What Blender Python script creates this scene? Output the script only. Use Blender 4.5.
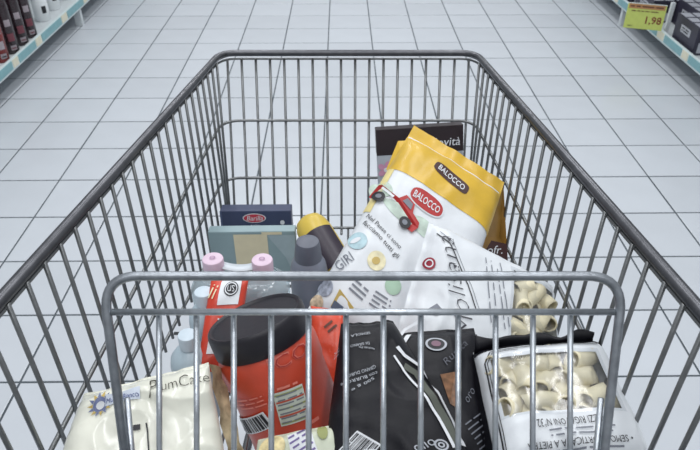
import bpy, bmesh, math, random
from mathutils import Vector, Matrix, noise

# ------------------------------------------------------------------ scene, camera, light
for o in list(bpy.data.objects):
    bpy.data.objects.remove(o)
sc = bpy.context.scene
C = sc.collection
R = math.radians
H = 1.44                       # phone held at chest height
PITCH = R(35.0)
F = 653.7                      # focal length in pixels of a 700 px wide frame
cam_d = bpy.data.cameras.new('camera')
cam_d.lens = F / 700 * 36
cam_d.sensor_width = 36
cam_d.clip_start = 0.02
cam_d.dof.use_dof = True
cam_d.dof.focus_distance = 0.92
cam_d.dof.aperture_fstop = 14
cam = bpy.data.objects.new('camera', cam_d)
C.objects.link(cam)
cam.location = (0, 0, H)
cam.rotation_euler = (math.pi / 2 - PITCH, 0, 0)
sc.camera = cam

w = bpy.data.worlds.new('store_ambient')
sc.world = w
w.use_nodes = True
bg = w.node_tree.nodes['Background']
bg.inputs[0].default_value = (0.89, 0.94, 1.0, 1)
bg.inputs[1].default_value = 0.50

def area(name, loc, sx, sy, power, col=(0.975, 0.985, 1.0)):
    l = bpy.data.lights.new(name, 'AREA')
    l.shape = 'RECTANGLE'
    l.size = sx
    l.size_y = sy
    l.energy = power
    l.color = col
    o = bpy.data.objects.new(name, l)
    o.location = loc
    C.objects.link(o)
    return o
# fluorescent strips hung in two rows along the aisle
for x in (-0.7, 0.7):
    for y in (-0.6, 1.6, 3.8, 6.0):
        area('ceiling_strip_light', (x, y, 3.3), 0.30, 1.5, 17.5)

sc.view_settings.view_transform = 'Standard'
sc.view_settings.look = 'None'
sc.view_settings.exposure = 0.0
sc.view_settings.gamma = 1.0
sc.view_settings.use_curve_mapping = False

# ------------------------------------------------------------------ helpers
FW = Vector((0, math.cos(PITCH), -math.sin(PITCH)))
DN = Vector((0, -math.sin(PITCH), -math.cos(PITCH)))
RT = Vector((1, 0, 0))
CAM = Vector((0, 0, H))
def W(px, py, d):
    """world point seen at pixel (px, py), d metres along the optical axis"""
    return CAM + d * (FW + (px - 350) / F * RT + (py - 225) / F * DN)
def proj(p):
    q = p - CAM
    d = q.dot(FW)
    if d < 0.05:
        return None
    return 350 + F * q.dot(RT) / d, 225 + F * q.dot(DN) / d, d

MATS = {}
def srgb(c):
    out = []
    for v in c:
        v = v / 255
        out.append(v / 12.92 if v <= 0.04045 else ((v + 0.055) / 1.055) ** 2.4)
    return out
def mat(name, col, rough=0.45, metal=0.0, var=0.06, scale=40, bump=0.0, bscale=60, rand=0.0, spec=0.5, coat=0.0, trans=0.0):
    if name in MATS:
        return MATS[name]
    m = bpy.data.materials.new(name)
    m.use_nodes = True
    nt = m.node_tree
    b = nt.nodes['Principled BSDF']
    c = srgb(col)
    tc = nt.nodes.new('ShaderNodeTexCoord')
    nz = nt.nodes.new('ShaderNodeTexNoise')
    nz.inputs['Scale'].default_value = scale
    nz.inputs['Detail'].default_value = 4
    nt.links.new(tc.outputs['Object'], nz.inputs['Vector'])
    rp = nt.nodes.new('ShaderNodeValToRGB')
    rp.color_ramp.elements[0].position = 0.3
    rp.color_ramp.elements[1].position = 0.7
    rp.color_ramp.elements[0].color = [max(0, v * (1 - var)) for v in c] + [1]
    rp.color_ramp.elements[1].color = [min(1, v * (1 + var)) for v in c] + [1]
    nt.links.new(nz.outputs['Fac'], rp.inputs['Fac'])
    out = rp.outputs['Color']
    if rand:
        oi = nt.nodes.new('ShaderNodeObjectInfo')
        mr = nt.nodes.new('ShaderNodeMapRange')
        mr.inputs['To Min'].default_value = 1 - rand
        mr.inputs['To Max'].default_value = 1 + rand
        nt.links.new(oi.outputs['Random'], mr.inputs['Value'])
        vm = nt.nodes.new('ShaderNodeVectorMath')
        vm.operation = 'SCALE'
        nt.links.new(out, vm.inputs[0])
        nt.links.new(mr.outputs['Result'], vm.inputs['Scale'])
        out = vm.outputs['Vector']
    nt.links.new(out, b.inputs['Base Color'])
    b.inputs['Roughness'].default_value = rough
    b.inputs['Metallic'].default_value = metal
    b.inputs['Specular IOR Level'].default_value = spec
    b.inputs['Coat Weight'].default_value = coat
    b.inputs['Coat Roughness'].default_value = 0.12
    b.inputs['Transmission Weight'].default_value = trans
    if bump:
        n2 = nt.nodes.new('ShaderNodeTexNoise')
        n2.inputs['Scale'].default_value = bscale
        n2.inputs['Detail'].default_value = 3
        nt.links.new(tc.outputs['Object'], n2.inputs['Vector'])
        bp = nt.nodes.new('ShaderNodeBump')
        bp.inputs['Strength'].default_value = bump
        bp.inputs['Distance'].default_value = 0.004
        nt.links.new(n2.outputs['Fac'], bp.inputs['Height'])
        nt.links.new(bp.outputs['Normal'], b.inputs['Normal'])
    MATS[name] = m
    return m
def film_mat(name, tint, gloss=0.16, rough=0.12, bump=0.5, bscale=45, haze=0.0):
    """clear packing film: see-through with glossy wrinkles and a slight milky haze"""
    m = bpy.data.materials.new(name)
    m.use_nodes = True
    nt = m.node_tree
    nt.nodes.remove(nt.nodes['Principled BSDF'])
    out = nt.nodes['Material Output']
    tr = nt.nodes.new('ShaderNodeBsdfTransparent')
    tr.inputs[0].default_value = (*srgb(tint), 1)
    df = nt.nodes.new('ShaderNodeBsdfDiffuse')
    df.inputs[0].default_value = (*srgb(tint), 1)
    gl = nt.nodes.new('ShaderNodeBsdfGlossy')
    gl.inputs['Roughness'].default_value = rough
    tc = nt.nodes.new('ShaderNodeTexCoord')
    nz = nt.nodes.new('ShaderNodeTexNoise')
    nz.inputs['Scale'].default_value = bscale
    nt.links.new(tc.outputs['Object'], nz.inputs['Vector'])
    bp = nt.nodes.new('ShaderNodeBump')
    bp.inputs['Strength'].default_value = bump
    bp.inputs['Distance'].default_value = 0.01
    nt.links.new(nz.outputs['Fac'], bp.inputs['Height'])
    nt.links.new(bp.outputs['Normal'], gl.inputs['Normal'])
    m0 = nt.nodes.new('ShaderNodeMixShader')
    m0.inputs[0].default_value = haze
    nt.links.new(tr.outputs[0], m0.inputs[1])
    nt.links.new(df.outputs[0], m0.inputs[2])
    mx = nt.nodes.new('ShaderNodeMixShader')
    mx.inputs[0].default_value = gloss
    nt.links.new(m0.outputs[0], mx.inputs[1])
    nt.links.new(gl.outputs[0], mx.inputs[2])
    nt.links.new(mx.outputs[0], out.inputs[0])
    MATS[name] = m
    return m

def thing(name, loc, label, cat, group=None):
    o = bpy.data.objects.new(name, None)
    o.empty_display_size = 0.05
    C.objects.link(o)
    o.location = loc
    o['label'] = label
    o['category'] = cat
    if group:
        o['group'] = group
    return o
ROOT = {}
def wloc(o):
    v = Vector((0, 0, 0))
    while o is not None:
        v += Vector(o.location)
        o = o.parent
    return v
def mesh_obj(name, verts, faces, m, parent=None, smooth=False, label=None):
    """one mesh object from world-space vertices"""
    off = wloc(parent) if parent else Vector((0, 0, 0))
    me = bpy.data.meshes.new(name)
    me.from_pydata([tuple(Vector(v) - off) for v in verts], [], faces)
    me.materials.append(m)
    if smooth:
        me.polygons.foreach_set('use_smooth', [True] * len(me.polygons))
    me.update()
    o = bpy.data.objects.new(name, me)
    C.objects.link(o)
    o.parent = parent
    if label:
        o['label'] = label
    return o
def tag(o, label, cat, group=None):
    o['label'] = label
    o['category'] = cat
    if group:
        o['group'] = group
    return o
def structure(o):
    o['kind'] = 'structure'
    return o
def weld(o, dist=1e-5):
    bm = bmesh.new()
    bm.from_mesh(o.data)
    bmesh.ops.remove_doubles(bm, verts=bm.verts, dist=dist)
    bmesh.ops.recalc_face_normals(bm, faces=bm.faces)
    bm.to_mesh(o.data)
    bm.free()

def tube_data(path, r, n=8, closed=False, flat=1.0):
    P = [Vector(p) for p in path]
    k = len(P)
    V, Fc = [], []
    up = None
    for i in range(k):
        if closed:
            t = (P[(i + 1) % k] - P[i - 1]).normalized()
        else:
            t = (P[min(i + 1, k - 1)] - P[max(i - 1, 0)]).normalized()
        if up is None:
            up = Vector((0, 0, 1)) if abs(t.z) < 0.9 else Vector((0, 1, 0))
        up = (up - t * up.dot(t)).normalized()
        sd = t.cross(up)
        for j in range(n):
            a = 2 * math.pi * j / n
            V.append(P[i] + (math.cos(a) * sd * flat + math.sin(a) * up) * r)
    for i in range(k if closed else k - 1):
        i2 = (i + 1) % k
        for j in range(n):
            j2 = (j + 1) % n
            Fc.append((i * n + j, i * n + j2, i2 * n + j2, i2 * n + j))
    if not closed:
        Fc.append(tuple(range(n - 1, -1, -1)))
        Fc.append(tuple((k - 1) * n + j for j in range(n)))
    return V, Fc
def tube(name, path, r, m, parent, n=8, closed=False, flat=1.0, label=None):
    V, Fc = tube_data(path, r, n, closed, flat)
    return mesh_obj(name, V, Fc, m, parent, True, label)
def rounded(path, rad, seg=6):
    """round the inner corners of a polyline"""
    P = [Vector(p) for p in path]
    out = [P[0]]
    for i in range(1, len(P) - 1):
        a = (P[i - 1] - P[i])
        b = (P[i + 1] - P[i])
        ra = min(rad, a.length * 0.49, b.length * 0.49)
        p0 = P[i] + a.normalized() * ra
        p1 = P[i] + b.normalized() * ra
        for s in range(seg + 1):
            t = s / seg
            out.append((1 - t) ** 2 * p0 + 2 * t * (1 - t) * P[i] + t * t * p1)
    out.append(P[-1])
    return out
def box_data(c, sx, sy, sz, rot=None, bev=0.0):
    bm = bmesh.new()
    bmesh.ops.create_cube(bm, size=1)
    for v in bm.verts:
        v.co = Vector((v.co.x * sx, v.co.y * sy, v.co.z * sz))
    if bev:
        bmesh.ops.bevel(bm, geom=bm.edges[:], offset=bev, segments=2, affect='EDGES', profile=0.5)
    M = rot if rot else Matrix.Identity(3)
    V = [Vector(c) + M @ v.co for v in bm.verts]
    bm.verts.index_update()
    Fc = [tuple(v.index for v in f.verts) for f in bm.faces]
    bm.free()
    return V, Fc
def box(name, c, sx, sy, sz, m, parent=None, rot=None, bev=0.0, label=None):
    V, Fc = box_data(c, sx, sy, sz, rot, bev)
    return mesh_obj(name, V, Fc, m, parent, False, label)
def lathe(name, base, axis, prof, m, parent=None, n=36, label=None, squash=None):
    """profile [(radius, height)] spun about an axis that starts at base"""
    ax = Vector(axis).normalized()
    sx = ax.cross(Vector((0, 1, 0)))
    sx.normalize()
    sy = ax.cross(sx)
    V, Fc = [], []
    for r, h in prof:
        for j in range(n):
            a = 2 * math.pi * j / n
            V.append(Vector(base) + ax * h + (sx * math.cos(a) * (squash or 1) + sy * math.sin(a)) * r)
    for i in range(len(prof) - 1):
        for j in range(n):
            j2 = (j + 1) % n
            Fc.append((i * n + j, i * n + j2, (i + 1) * n + j2, (i + 1) * n + j))
    Fc.append(tuple(range(n)))
    Fc.append(tuple((len(prof) - 1) * n + j for j in range(n)))
    o = mesh_obj(name, V, Fc, m, parent, True, label)
    bm = bmesh.new()
    bm.from_mesh(o.data)
    bmesh.ops.recalc_face_normals(bm, faces=bm.faces)
    bm.to_mesh(o.data)
    bm.free()
    o.data.set_sharp_from_angle(angle=R(38))
    return o

# ------------------------------------------------------------------ printed surfaces
class Flat:
    """a plane piece: centre, right, up"""
    def __init__(s, c, r, u):
        s.c, s.r, s.u = Vector(c), Vector(r).normalized(), Vector(u).normalized()
        s.n = s.r.cross(s.u)
    def pt(s, x, y, off):
        return s.c + s.r * x + s.u * y + s.n * off
class Round:
    """a cylinder's side: y up along the axis, x round it; x = 0 faces the direction 'face'"""
    def __init__(s, base, axis, r, face, rfun=None):
        s.b, s.a, s.rad, s.rf = Vector(base), Vector(axis).normalized(), r, rfun
        f = Vector(face)
        s.f = (f - s.a * f.dot(s.a)).normalized()
        s.s = s.a.cross(s.f)
    def pt(s, x, y, off):
        a = x / s.rad
        rr = (s.rf(y) if s.rf else s.rad) + off
        return s.b + s.a * y + (s.f * math.cos(a) + s.s * math.sin(a)) * rr
class Pouch:
    """a filled bag: four corners of its middle plane, a thickness and sealed ends"""
    def __init__(s, BL, BR, TL, TR, thick, fins=(0.05, 0.06), p=4, q=4, wr=0.0025, seed=0, freq=14, bend=0.0, crk=0.0015):
        s.crk = crk
        s.BL, s.BR, s.TL, s.TR = BL, BR, TL, TR
        s.t, s.fb, s.ft, s.p, s.q, s.wr, s.seed, s.freq, s.bend = thick, fins[0], fins[1], p, q, wr, seed, freq, bend
        s.w = ((BR - BL).length + (TR - TL).length) / 2
        s.h = ((TL - BL).length + (TR - BR).length) / 2
        s.n = ((BR - BL) + (TR - TL)).cross((TL - BL) + (TR - BR)).normalized()
    def uv(s, u, v, side=1):
        b = (s.BL * (1 - u) + s.BR * u) * (1 - v) + (s.TL * (1 - u) + s.TR * u) * v
        uu = min(1, max(0, u))
        a = max(0, 1 - abs(2 * uu - 1) ** s.p) ** 0.5
        vv = (v - s.fb) / (1 - s.fb - s.ft)
        e = max(0, 1 - abs(2 * vv - 1) ** s.q) ** 0.5 if 0 < vv < 1 else 0
        t = s.t / 2 * a * e + 0.0006 * (1 if 0 < uu < 1 else 0)
        q = Vector((u * s.w * s.freq, v * s.h * s.freq, s.seed * 7.3))
        wr = s.wr * noise.noise(q) + 0.5 * s.wr * noise.noise(q * 2.7) * (1 if side > 0 else 0.5)
        # gathered creases that run from the seals into the body
        d = min(v, 1 - v)
        wr += s.wr * 1.1 * math.exp(-d / 0.13) * noise.noise(Vector((u * s.w * 55, 3.1 * s.seed, d * 3)))
        crease = 1 - abs(noise.noise(q * 0.8 + Vector((9, 4, 2))))
        wr += s.wr * 0.9 * max(0, crease - 0.86) * 6
        rg = noise.noise(q * 1.9 + Vector((3, 8, 1)))
        wr += s.crk * (1 - 2.2 * abs(rg)) * min(1, 6 * d + 0.3)
        b = b + s.n * (side * t + wr - s.bend * (2 * v - 1) ** 2)
        return b
    def pt(s, x, y, off):
        u, v = 0.5 + x / s.w, 0.5 + y / s.h
        p0 = s.uv(u, v)
        du = s.uv(u + 0.01, v) - s.uv(u - 0.01, v)
        dv = s.uv(u, v + 0.01) - s.uv(u, v - 0.01)
        n = du.cross(dv).normalized()
        return p0 + n * off
    def build(s, name, m, parent, nu=44, nv=56, hole=None, label=None):
        V, Fc = [], []
        for side in (1, -1):
            b0 = len(V)
            for j in range(nv + 1):
                for i in range(nu + 1):
                    u = 0.5 - 0.5 * math.cos(math.pi * i / nu)
                    u = 0.5 * u + 0.5 * i / nu
                    v = j / nv
                    V.append(s.uv(u, v, side))
            for j in range(nv):
                for i in range(nu):
                    if hole and side == 1:
                        u = (i + 0.5) / nu
                        u = 0.5 * (0.5 - 0.5 * math.cos(math.pi * u)) + 0.5 * u
                        x, y = (u - 0.5) * s.w, ((j + 0.5) / nv - 0.5) * s.h
                        if hole[0] < x < hole[1] and hole[2] < y < hole[3]:
                            continue
                    a = b0 + j * (nu + 1) + i
                    q = (a, a + 1, a + nu + 2, a + nu + 1)
                    Fc.append(q if side == 1 else q[::-1])
        o = mesh_obj(name, V, Fc, m, parent, True, label)
        bm = bmesh.new()
        bm.from_mesh(o.data)
        bmesh.ops.remove_doubles(bm, verts=bm.verts, dist=2e-5)
        bm.to_mesh(o.data)
        bm.free()
        return o

def patch(surf, name, x0, x1, y0, y1, m, parent, off=0.0012, nx=12, ny=12, rot=0, cx=None, cy=None, label=None):
    cx = (x0 + x1) / 2 if cx is None else cx
    cy = (y0 + y1) / 2 if cy is None else cy
    ca, sa = math.cos(rot), math.sin(rot)
    V, Fc = [], []
    for j in range(ny + 1):
        for i in range(nx + 1):
            x, y = x0 + (x1 - x0) * i / nx - cx, y0 + (y1 - y0) * j / ny - cy
            V.append(surf.pt(cx + x * ca - y * sa, cy + x * sa + y * ca, off))
    for j in range(ny):
        for i in range(nx):
            a = j * (nx + 1) + i
            Fc.append((a, a + 1, a + nx + 2, a + nx + 1))
    return mesh_obj(name, V, Fc, m, parent, True, label)
def disc(surf, name, cx, cy, rx, ry, m, parent, off=0.0016, rot=0, n=28, rings=3, inner=0.0, sq=2.0):
    ca, sa = math.cos(rot), math.sin(rot)
    V, Fc = [], []
    for k in range(rings + 1):
        f = inner + (1 - inner) * k / rings
        for j in range(n):
            a = 2 * math.pi * j / n
            c, s_ = math.cos(a), math.sin(a)
            x = rx * f * math.copysign(abs(c) ** (2 / sq), c)
            y = ry * f * math.copysign(abs(s_) ** (2 / sq), s_)
            V.append(surf.pt(cx + x * ca - y * sa, cy + x * sa + y * ca, off))
    for k in range(rings):
        for j in range(n):
            j2 = (j + 1) % n
            Fc.append((k * n + j, k * n + j2, (k + 1) * n + j2, (k + 1) * n + j))
    return mesh_obj(name, V, Fc, m, parent, True)
def poly(surf, name, pts, m, parent, off=0.0016, cx=0, cy=0, rot=0, sc_=1.0):
    ca, sa = math.cos(rot), math.sin(rot)
    V = []
    for x, y in pts:
        x, y = x * sc_, y * sc_
        V.append(surf.pt(cx + x * ca - y * sa, cy + x * sa + y * ca, off))
    return mesh_obj(name, V, [tuple(range(len(V)))], m, parent)
def line(surf, name, pts, wd, m, parent, off=0.0014, sub=10):
    """a printed stroke of width wd through points in metres"""
    Q = []
    for i in range(len(pts) - 1):
        for s in range(sub):
            t = s / sub
            Q.append((pts[i][0] * (1 - t) + pts[i + 1][0] * t, pts[i][1] * (1 - t) + pts[i + 1][1] * t))
    Q.append(pts[-1])
    V, Fc = [], []
    for i, (x, y) in enumerate(Q):
        a, b = Q[max(0, i - 1)], Q[min(len(Q) - 1, i + 1)]
        dx, dy = b[0] - a[0], b[1] - a[1]
        L = math.hypot(dx, dy) or 1
        V.append(surf.pt(x - dy / L * wd / 2, y + dx / L * wd / 2, off))
        V.append(surf.pt(x + dy / L * wd / 2, y - dx / L * wd / 2, off))
    for i in range(len(Q) - 1):
        Fc.append((2 * i, 2 * i + 1, 2 * i + 3, 2 * i + 2))
    return mesh_obj(name, V, Fc, m, parent, True)
TXT = {}
def text_data(body, bold=0.0, shear=0.0):
    k = (body, bold, shear)
    if k in TXT:
        return TXT[k]
    cu = bpy.data.curves.new('lettering', 'FONT')
    cu.body = body
    cu.size = 1
    cu.offset = bold
    cu.shear = shear
    cu.resolution_u = 2
    cu.align_x = 'CENTER'
    o = bpy.data.objects.new('lettering', cu)
    C.objects.link(o)
    dg = bpy.context.evaluated_depsgraph_get()
    me = bpy.data.meshes.new_from_object(o.evaluated_get(dg))
    V = [(v.co.x, v.co.y) for v in me.vertices]
    Fc = [tuple(p.vertices) for p in me.polygons]
    bpy.data.objects.remove(o)
    bpy.data.curves.remove(cu)
    bpy.data.meshes.remove(me)
    xs = [v[0] for v in V]
    ys = [v[1] for v in V]
    cx, cy = (min(xs) + max(xs)) / 2, (min(ys) + max(ys)) / 2
    wd, ht = max(xs) - min(xs), max(ys) - min(ys)
    V = [((x - cx), (y - cy)) for x, y in V]
    TXT[k] = (V, Fc, wd, ht)
    return TXT[k]
def text(surf, body, cx, cy, width, m, parent, rot=0, height=None, off=0.0022, bold=0.0, shear=0.0, name='lettering'):
    V0, Fc, wd, ht = text_data(body, bold, shear)
    sx = width / wd
    sy = (height / ht) if height else sx
    ca, sa = math.cos(rot), math.sin(rot)
    V = []
    for x, y in V0:
        x, y = x * sx, y * sy
        V.append(surf.pt(cx + x * ca - y * sa, cy + x * sa + y * ca, off))
    return mesh_obj(name, V, Fc, m, parent)
def at(surf, px, py):
    """place on a printed surface, in its own metres, that the camera sees at a pixel"""
    x = y = 0.0
    e = 0.002
    for k in range(14):
        p = proj(surf.pt(x, y, 0))
        a = proj(surf.pt(x + e, y, 0))
        b = proj(surf.pt(x, y + e, 0))
        j11, j21 = (a[0] - p[0]) / e, (a[1] - p[1]) / e
        j12, j22 = (b[0] - p[0]) / e, (b[1] - p[1]) / e
        det = j11 * j22 - j12 * j21
        if abs(det) < 1:
            break
        dx, dy = px - p[0], py - p[1]
        sx = (j22 * dx - j12 * dy) / det
        sy = (-j21 * dx + j11 * dy) / det
        m_ = max(abs(sx), abs(sy))
        f = min(1, 0.02 / m_) if m_ > 0 else 1
        x += sx * f
        y += sy * f
    return x, y
def span(surf, a, b):
    """centre, length and turn of the stroke between two pixels"""
    (x0, y0), (x1, y1) = at(surf, *a), at(surf, *b)
    return (x0 + x1) / 2, (y0 + y1) / 2, math.hypot(x1 - x0, y1 - y0), math.atan2(y1 - y0, x1 - x0)
def ptext(surf, body, a, b, m, parent, height=None, bold=0.0, shear=0.0, off=0.0022):
    cx, cy, L, rot = span(surf, a, b)
    return text(surf, body, cx, cy, L, m, parent, rot, height, off, bold, shear)
def plines(surf, a, b, rows, pitch, m, parent, seed=0, th=0.4):
    cx, cy, L, rot = span(surf, a, b)
    return small_lines(surf, cx, cy, L, rows, pitch, m, parent, rot, seed, th)
def pline(surf, name, pts, wd, m, parent, off=0.0014, sub=8):
    return line(surf, name, [at(surf, *p) for p in pts], wd, m, parent, off, sub)
def ppoly(surf, name, pts, m, parent, off=0.0018):
    return poly(surf, name, [at(surf, *p) for p in pts], m, parent, off)
def barcode(surf, cx, cy, wd, ht, parent, rot=0, seed=1):
    rnd = random.Random(seed)
    ca, sa = math.cos(rot), math.sin(rot)
    bcp = patch(surf, 'barcode', cx - wd / 2, cx + wd / 2, cy - ht / 2, cy + ht / 2, mat('print_white', (225, 228, 232), 0.5), parent, 0.0016, 6, 4, rot)
    V, Fc = [], []
    x = -wd * 0.44
    while x < wd * 0.44:
        b = rnd.choice((0.02, 0.02, 0.035, 0.05)) * wd
        for (xx, yy) in ((x, -ht * 0.42), (x + b, -ht * 0.42), (x + b, ht * 0.42), (x, ht * 0.42)):
            V.append(surf.pt(cx + xx * ca - yy * sa, cy + xx * sa + yy * ca, 0.0022))
        k = len(V)
        Fc.append((k - 4, k - 3, k - 2, k - 1))
        x += b + rnd.choice((0.02, 0.03, 0.045)) * wd
    mesh_obj('barcode_bars', V, Fc, mat('print_black', (34, 34, 40), 0.5), bcp)
def small_lines(surf, cx, cy, wd, rows, pitch, m, parent, rot=0, seed=0, th=0.45):
    """rows of unreadably small print, as broken strokes"""
    rnd = random.Random(seed)
    ca, sa = math.cos(rot), math.sin(rot)
    V, Fc = [], []
    for r in range(rows):
        y = (rows - 1) / 2 * pitch - r * pitch
        x = -wd / 2 * rnd.uniform(0.85, 1)
        end = wd / 2 * rnd.uniform(0.7, 1)
        while x < end:
            L = rnd.uniform(1.2, 4.5) * pitch
            L = min(L, end - x)
            n = max(1, int(L / 0.004))
            for i in range(n):
                for xx, yy in ((x + L * i / n, y - pitch * th / 2), (x + L * (i + 1) / n, y - pitch * th / 2), (x + L * (i + 1) / n, y + pitch * th / 2), (x + L * i / n, y + pitch * th / 2)):
                    V.append(surf.pt(cx + xx * ca - yy * sa, cy + xx * sa + yy * ca, 0.002))
                k = len(V)
                Fc.append((k - 4, k - 3, k - 2, k - 1))
            x += L + pitch * 0.55
    return mesh_obj('small_print', V, Fc, m, parent)

# ------------------------------------------------------------------ floor of separate tiles
TS = 0.28
GR = R(0.72)
GO = Vector((-0.104, 1.284, 0))
gx = Vector((math.cos(GR), math.sin(GR), 0))
gy = Vector((-math.sin(GR), math.cos(GR), 0))
grout = mat('grout', (78, 86, 92), 0.85, var=0.15, scale=25)
tile_m = mat('floor_tile_glaze', (206, 211, 217), 0.24, var=0.025, scale=5, rand=0.035, bump=0.03, bscale=9)
floor = thing('floor', (0, 0, 0), 'pale grey square ceramic tiles with dark grout under the cart', 'floor')
floor['kind'] = 'structure'
del floor['category']
V, Fc = box_data((0, 3.0, -0.026), 7.2, 9.4, 0.05)
mesh_obj('grout_bed', V, Fc, grout, floor)
def tile_verts():
    a = TS / 2 - 0.0031
    b = a - 0.0022
    return [(-a, -a, -0.004), (a, -a, -0.004), (a, a, -0.004), (-a, a, -0.004), (-a, -a, -0.0012), (a, -a, -0.0012), (a, a, -0.0012), (-a, a, -0.0012),
            (-b, -b, 0), (b, -b, 0), (b, b, 0), (-b, b, 0)]
TF = [(0, 1, 5, 4), (1, 2, 6, 5), (2, 3, 7, 6), (3, 0, 4, 7), (4, 5, 9, 8), (5, 6, 10, 9), (6, 7, 11, 10), (7, 4, 8, 11), (8, 9, 10, 11)]
tile_me = bpy.data.meshes.new('floor_tile')
tile_me.from_pydata(tile_verts(), [], TF)
tile_me.materials.append(tile_m)
cells = []
for i in range(-12, 12):
    for j in range(-6, 22):
        c = GO + gx * (i + 0.5) * TS + gy * (j + 0.5) * TS
        if c.y < -1.4 or c.y > 7.4 or abs(c.x) > 3.3:
            continue
        pts = [proj(c + gx * a * TS / 2 + gy * b * TS / 2) for a, b in ((-1, -1), (1, -1), (1, 1), (-1, 1))]
        ar = 0
        if all(pts):
            xs = [min(700, max(0, p[0])) for p in pts]
            ys = [min(450, max(0, p[1])) for p in pts]
            ar = abs(sum(xs[k] * ys[(k + 1) % 4] - xs[(k + 1) % 4] * ys[k] for k in range(4))) / 2
        cells.append((ar, i, j, c))
cells.sort(key=lambda t: -t[0])
rv, rf = [], []
for k, (ar, i, j, c) in enumerate(cells):
    if k < 300 and ar > 0:
        o = bpy.data.objects.new('floor_tile', tile_me)
        C.objects.link(o)
        o.parent = floor
        rr = random.Random(i * 91 + j)
        o.location = c + Vector((0, 0, rr.uniform(0, 0.0006)))
        o.rotation_euler = (rr.uniform(-1, 1) * 0.0012, rr.uniform(-1, 1) * 0.0012, GR)
    else:
        b0 = len(rv)
        for v in tile_verts():
            rv.append(c + gx * v[0] + gy * v[1] + Vector((0, 0, v[2])))
        rf += [tuple(b0 + q for q in f) for f in TF]
rest = mesh_obj('floor_tiles_beyond', rv, rf, tile_m, floor)
rest['kind'] = 'stuff'

# ------------------------------------------------------------------ shelving on both sides of the aisle
shelf_m = mat('shelf_enamel', (208, 214, 216), 0.4, var=0.03)
strip_m = mat('price_strip', (214, 226, 226), 0.35, var=0.04)
teal_m = mat('price_insert_teal', (126, 172, 178), 0.4, var=0.08)
cream_tag = mat('price_insert_cream', (222, 218, 196), 0.45, var=0.06)
kick_m = mat('kick_plate', (70, 72, 76), 0.6, var=0.1)
def lip_x(side, y):
    return (-1.79 if side < 0 else 1.835) - math.sin(GR) * (y - 3.3)
def shelf(side, label):
    y0, y1 = 1.9, 7.2
    ym = (y0 + y1) / 2
    x = lip_x(side, ym)
    t = thing('gondola_shelf', (x + side * 0.25, ym, 0), label, 'shelf')
    rot = Matrix.Rotation(GR, 3, 'Z')
    def P(dx, y, z):          # dx measured into the shelf from the lip
        return Vector((lip_x(side, y) + side * dx, y, z))
    L = y1 - y0
    box('kick_plate', P(0.30, ym, 0.05), 0.02, L, 0.10, kick_m, t, rot)
    box('shelf_board', P(0.29, ym, 0.145), 0.56, L, 0.022, shelf_m, t, rot, 0.003)
    box('back_panel', P(0.58, ym, 0.80), 0.02, L, 1.60, shelf_m, t, rot)
    lip = box('price_rail', P(0.0, ym, 0.15), 0.012, L, 0.062, strip_m, t, rot, 0.002)
    box('upper_shelf', P(0.34, ym, 0.66), 0.46, L, 0.03, shelf_m, t, rot, 0.003)
    rnd = random.Random(5 + side)
    y = 2.7
    k = 0
    while y < 6.6:
        ln = rnd.uniform(0.24, 0.34) if k % 2 == 0 else rnd.uniform(0.07, 0.11)
        box('price_insert', P(-0.0075, y + ln / 2, 0.152), 0.003, ln - 0.012, 0.042, teal_m if k % 2 == 0 else cream_tag, lip, rot)
        y += ln
        k += 1
    yy = 4.42 if side < 0 else 4.42
    box('upright_foot', P(0.03, yy, 0.066), 0.05, 0.03, 0.132, shelf_m, t, rot, 0.003)
    return t
shelf(-1, 'pale metal store shelf with teal price strips holding dark bottles')
shelf(1, 'pale metal store shelf holding dark cartons and a yellow-green price card')

# bottles standing on the left shelf
gl_red = mat('bottle_red', (120, 34, 34), 0.25, var=0.15, coat=0.3)
gl_dark = mat('bottle_dark', (44, 30, 36), 0.25, var=0.2, coat=0.3)
lab_w = mat('bottle_label', (160, 150, 156), 0.5, var=0.15, scale=30)
lab_r = mat('bottle_label_wine', (112, 58, 68), 0.5, var=0.15, scale=30)
cap_dk = mat('bottle_cap', (30, 28, 30), 0.4)
def shelf_bottle(x, y, m, label, red, r=0.039):
    t = thing('sauce_bottle', (x, y, 0.1565), label, 'bottle', 'dark bottles on the left shelf')
    prof = [(r * 0.9, 0), (r, 0.006), (r, 0.25), (r * 0.9, 0.275), (r * 0.45, 0.31), (r * 0.4, 0.36)]
    lathe('glass_body', (x, y, 0.1565), (0, 0, 1), prof, m, t, 24)
    lathe('cap', (x, y, 0.1565 + 0.355), (0, 0, 1), [(r * 0.45, 0), (r * 0.45, 0.03), (r * 0.4, 0.033)], cap_dk, t, 20)
    sf = Round((x, y, 0.1565), (0, 0, 1), r, (0.75, -0.65, 0))
    l1 = patch(sf, 'label', -0.016, 0.016, 0.022, 0.048, lab_w, t, 0.0008, 14, 4)
    patch(sf, 'label_stripe', -0.012, 0.012, 0.030, 0.036, lab_r if not red else mat('print_black', (34, 34, 40), 0.5), l1, 0.0016, 10, 2)
    l2 = patch(sf, 'label', -0.018, 0.018, 0.070, 0.112, lab_r if not red else lab_w, t, 0.0008, 14, 3)
    patch(sf, 'label', -0.016, 0.016, 0.150, 0.185, lab_w, t, 0.0008, 14, 4)
bl = [(3.36, gl_red, 'red-brown bottle with pale labels at the near end of the left shelf', True),
      (3.49, gl_dark, 'dark bottle standing next to the red one on the left shelf', False),
      (3.62, gl_dark, 'dark bottle third from the near end of the left shelf', False),
      (3.745, gl_dark, 'dark bottle last of the row, next to the white packs', False)]
for y, m, lb, rd in bl:
    shelf_bottle(lip_x(-1, y) - 0.062, y, m, lb, rd)
wht = mat('white_plastic', (222, 226, 228), 0.4, var=0.03)
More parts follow.
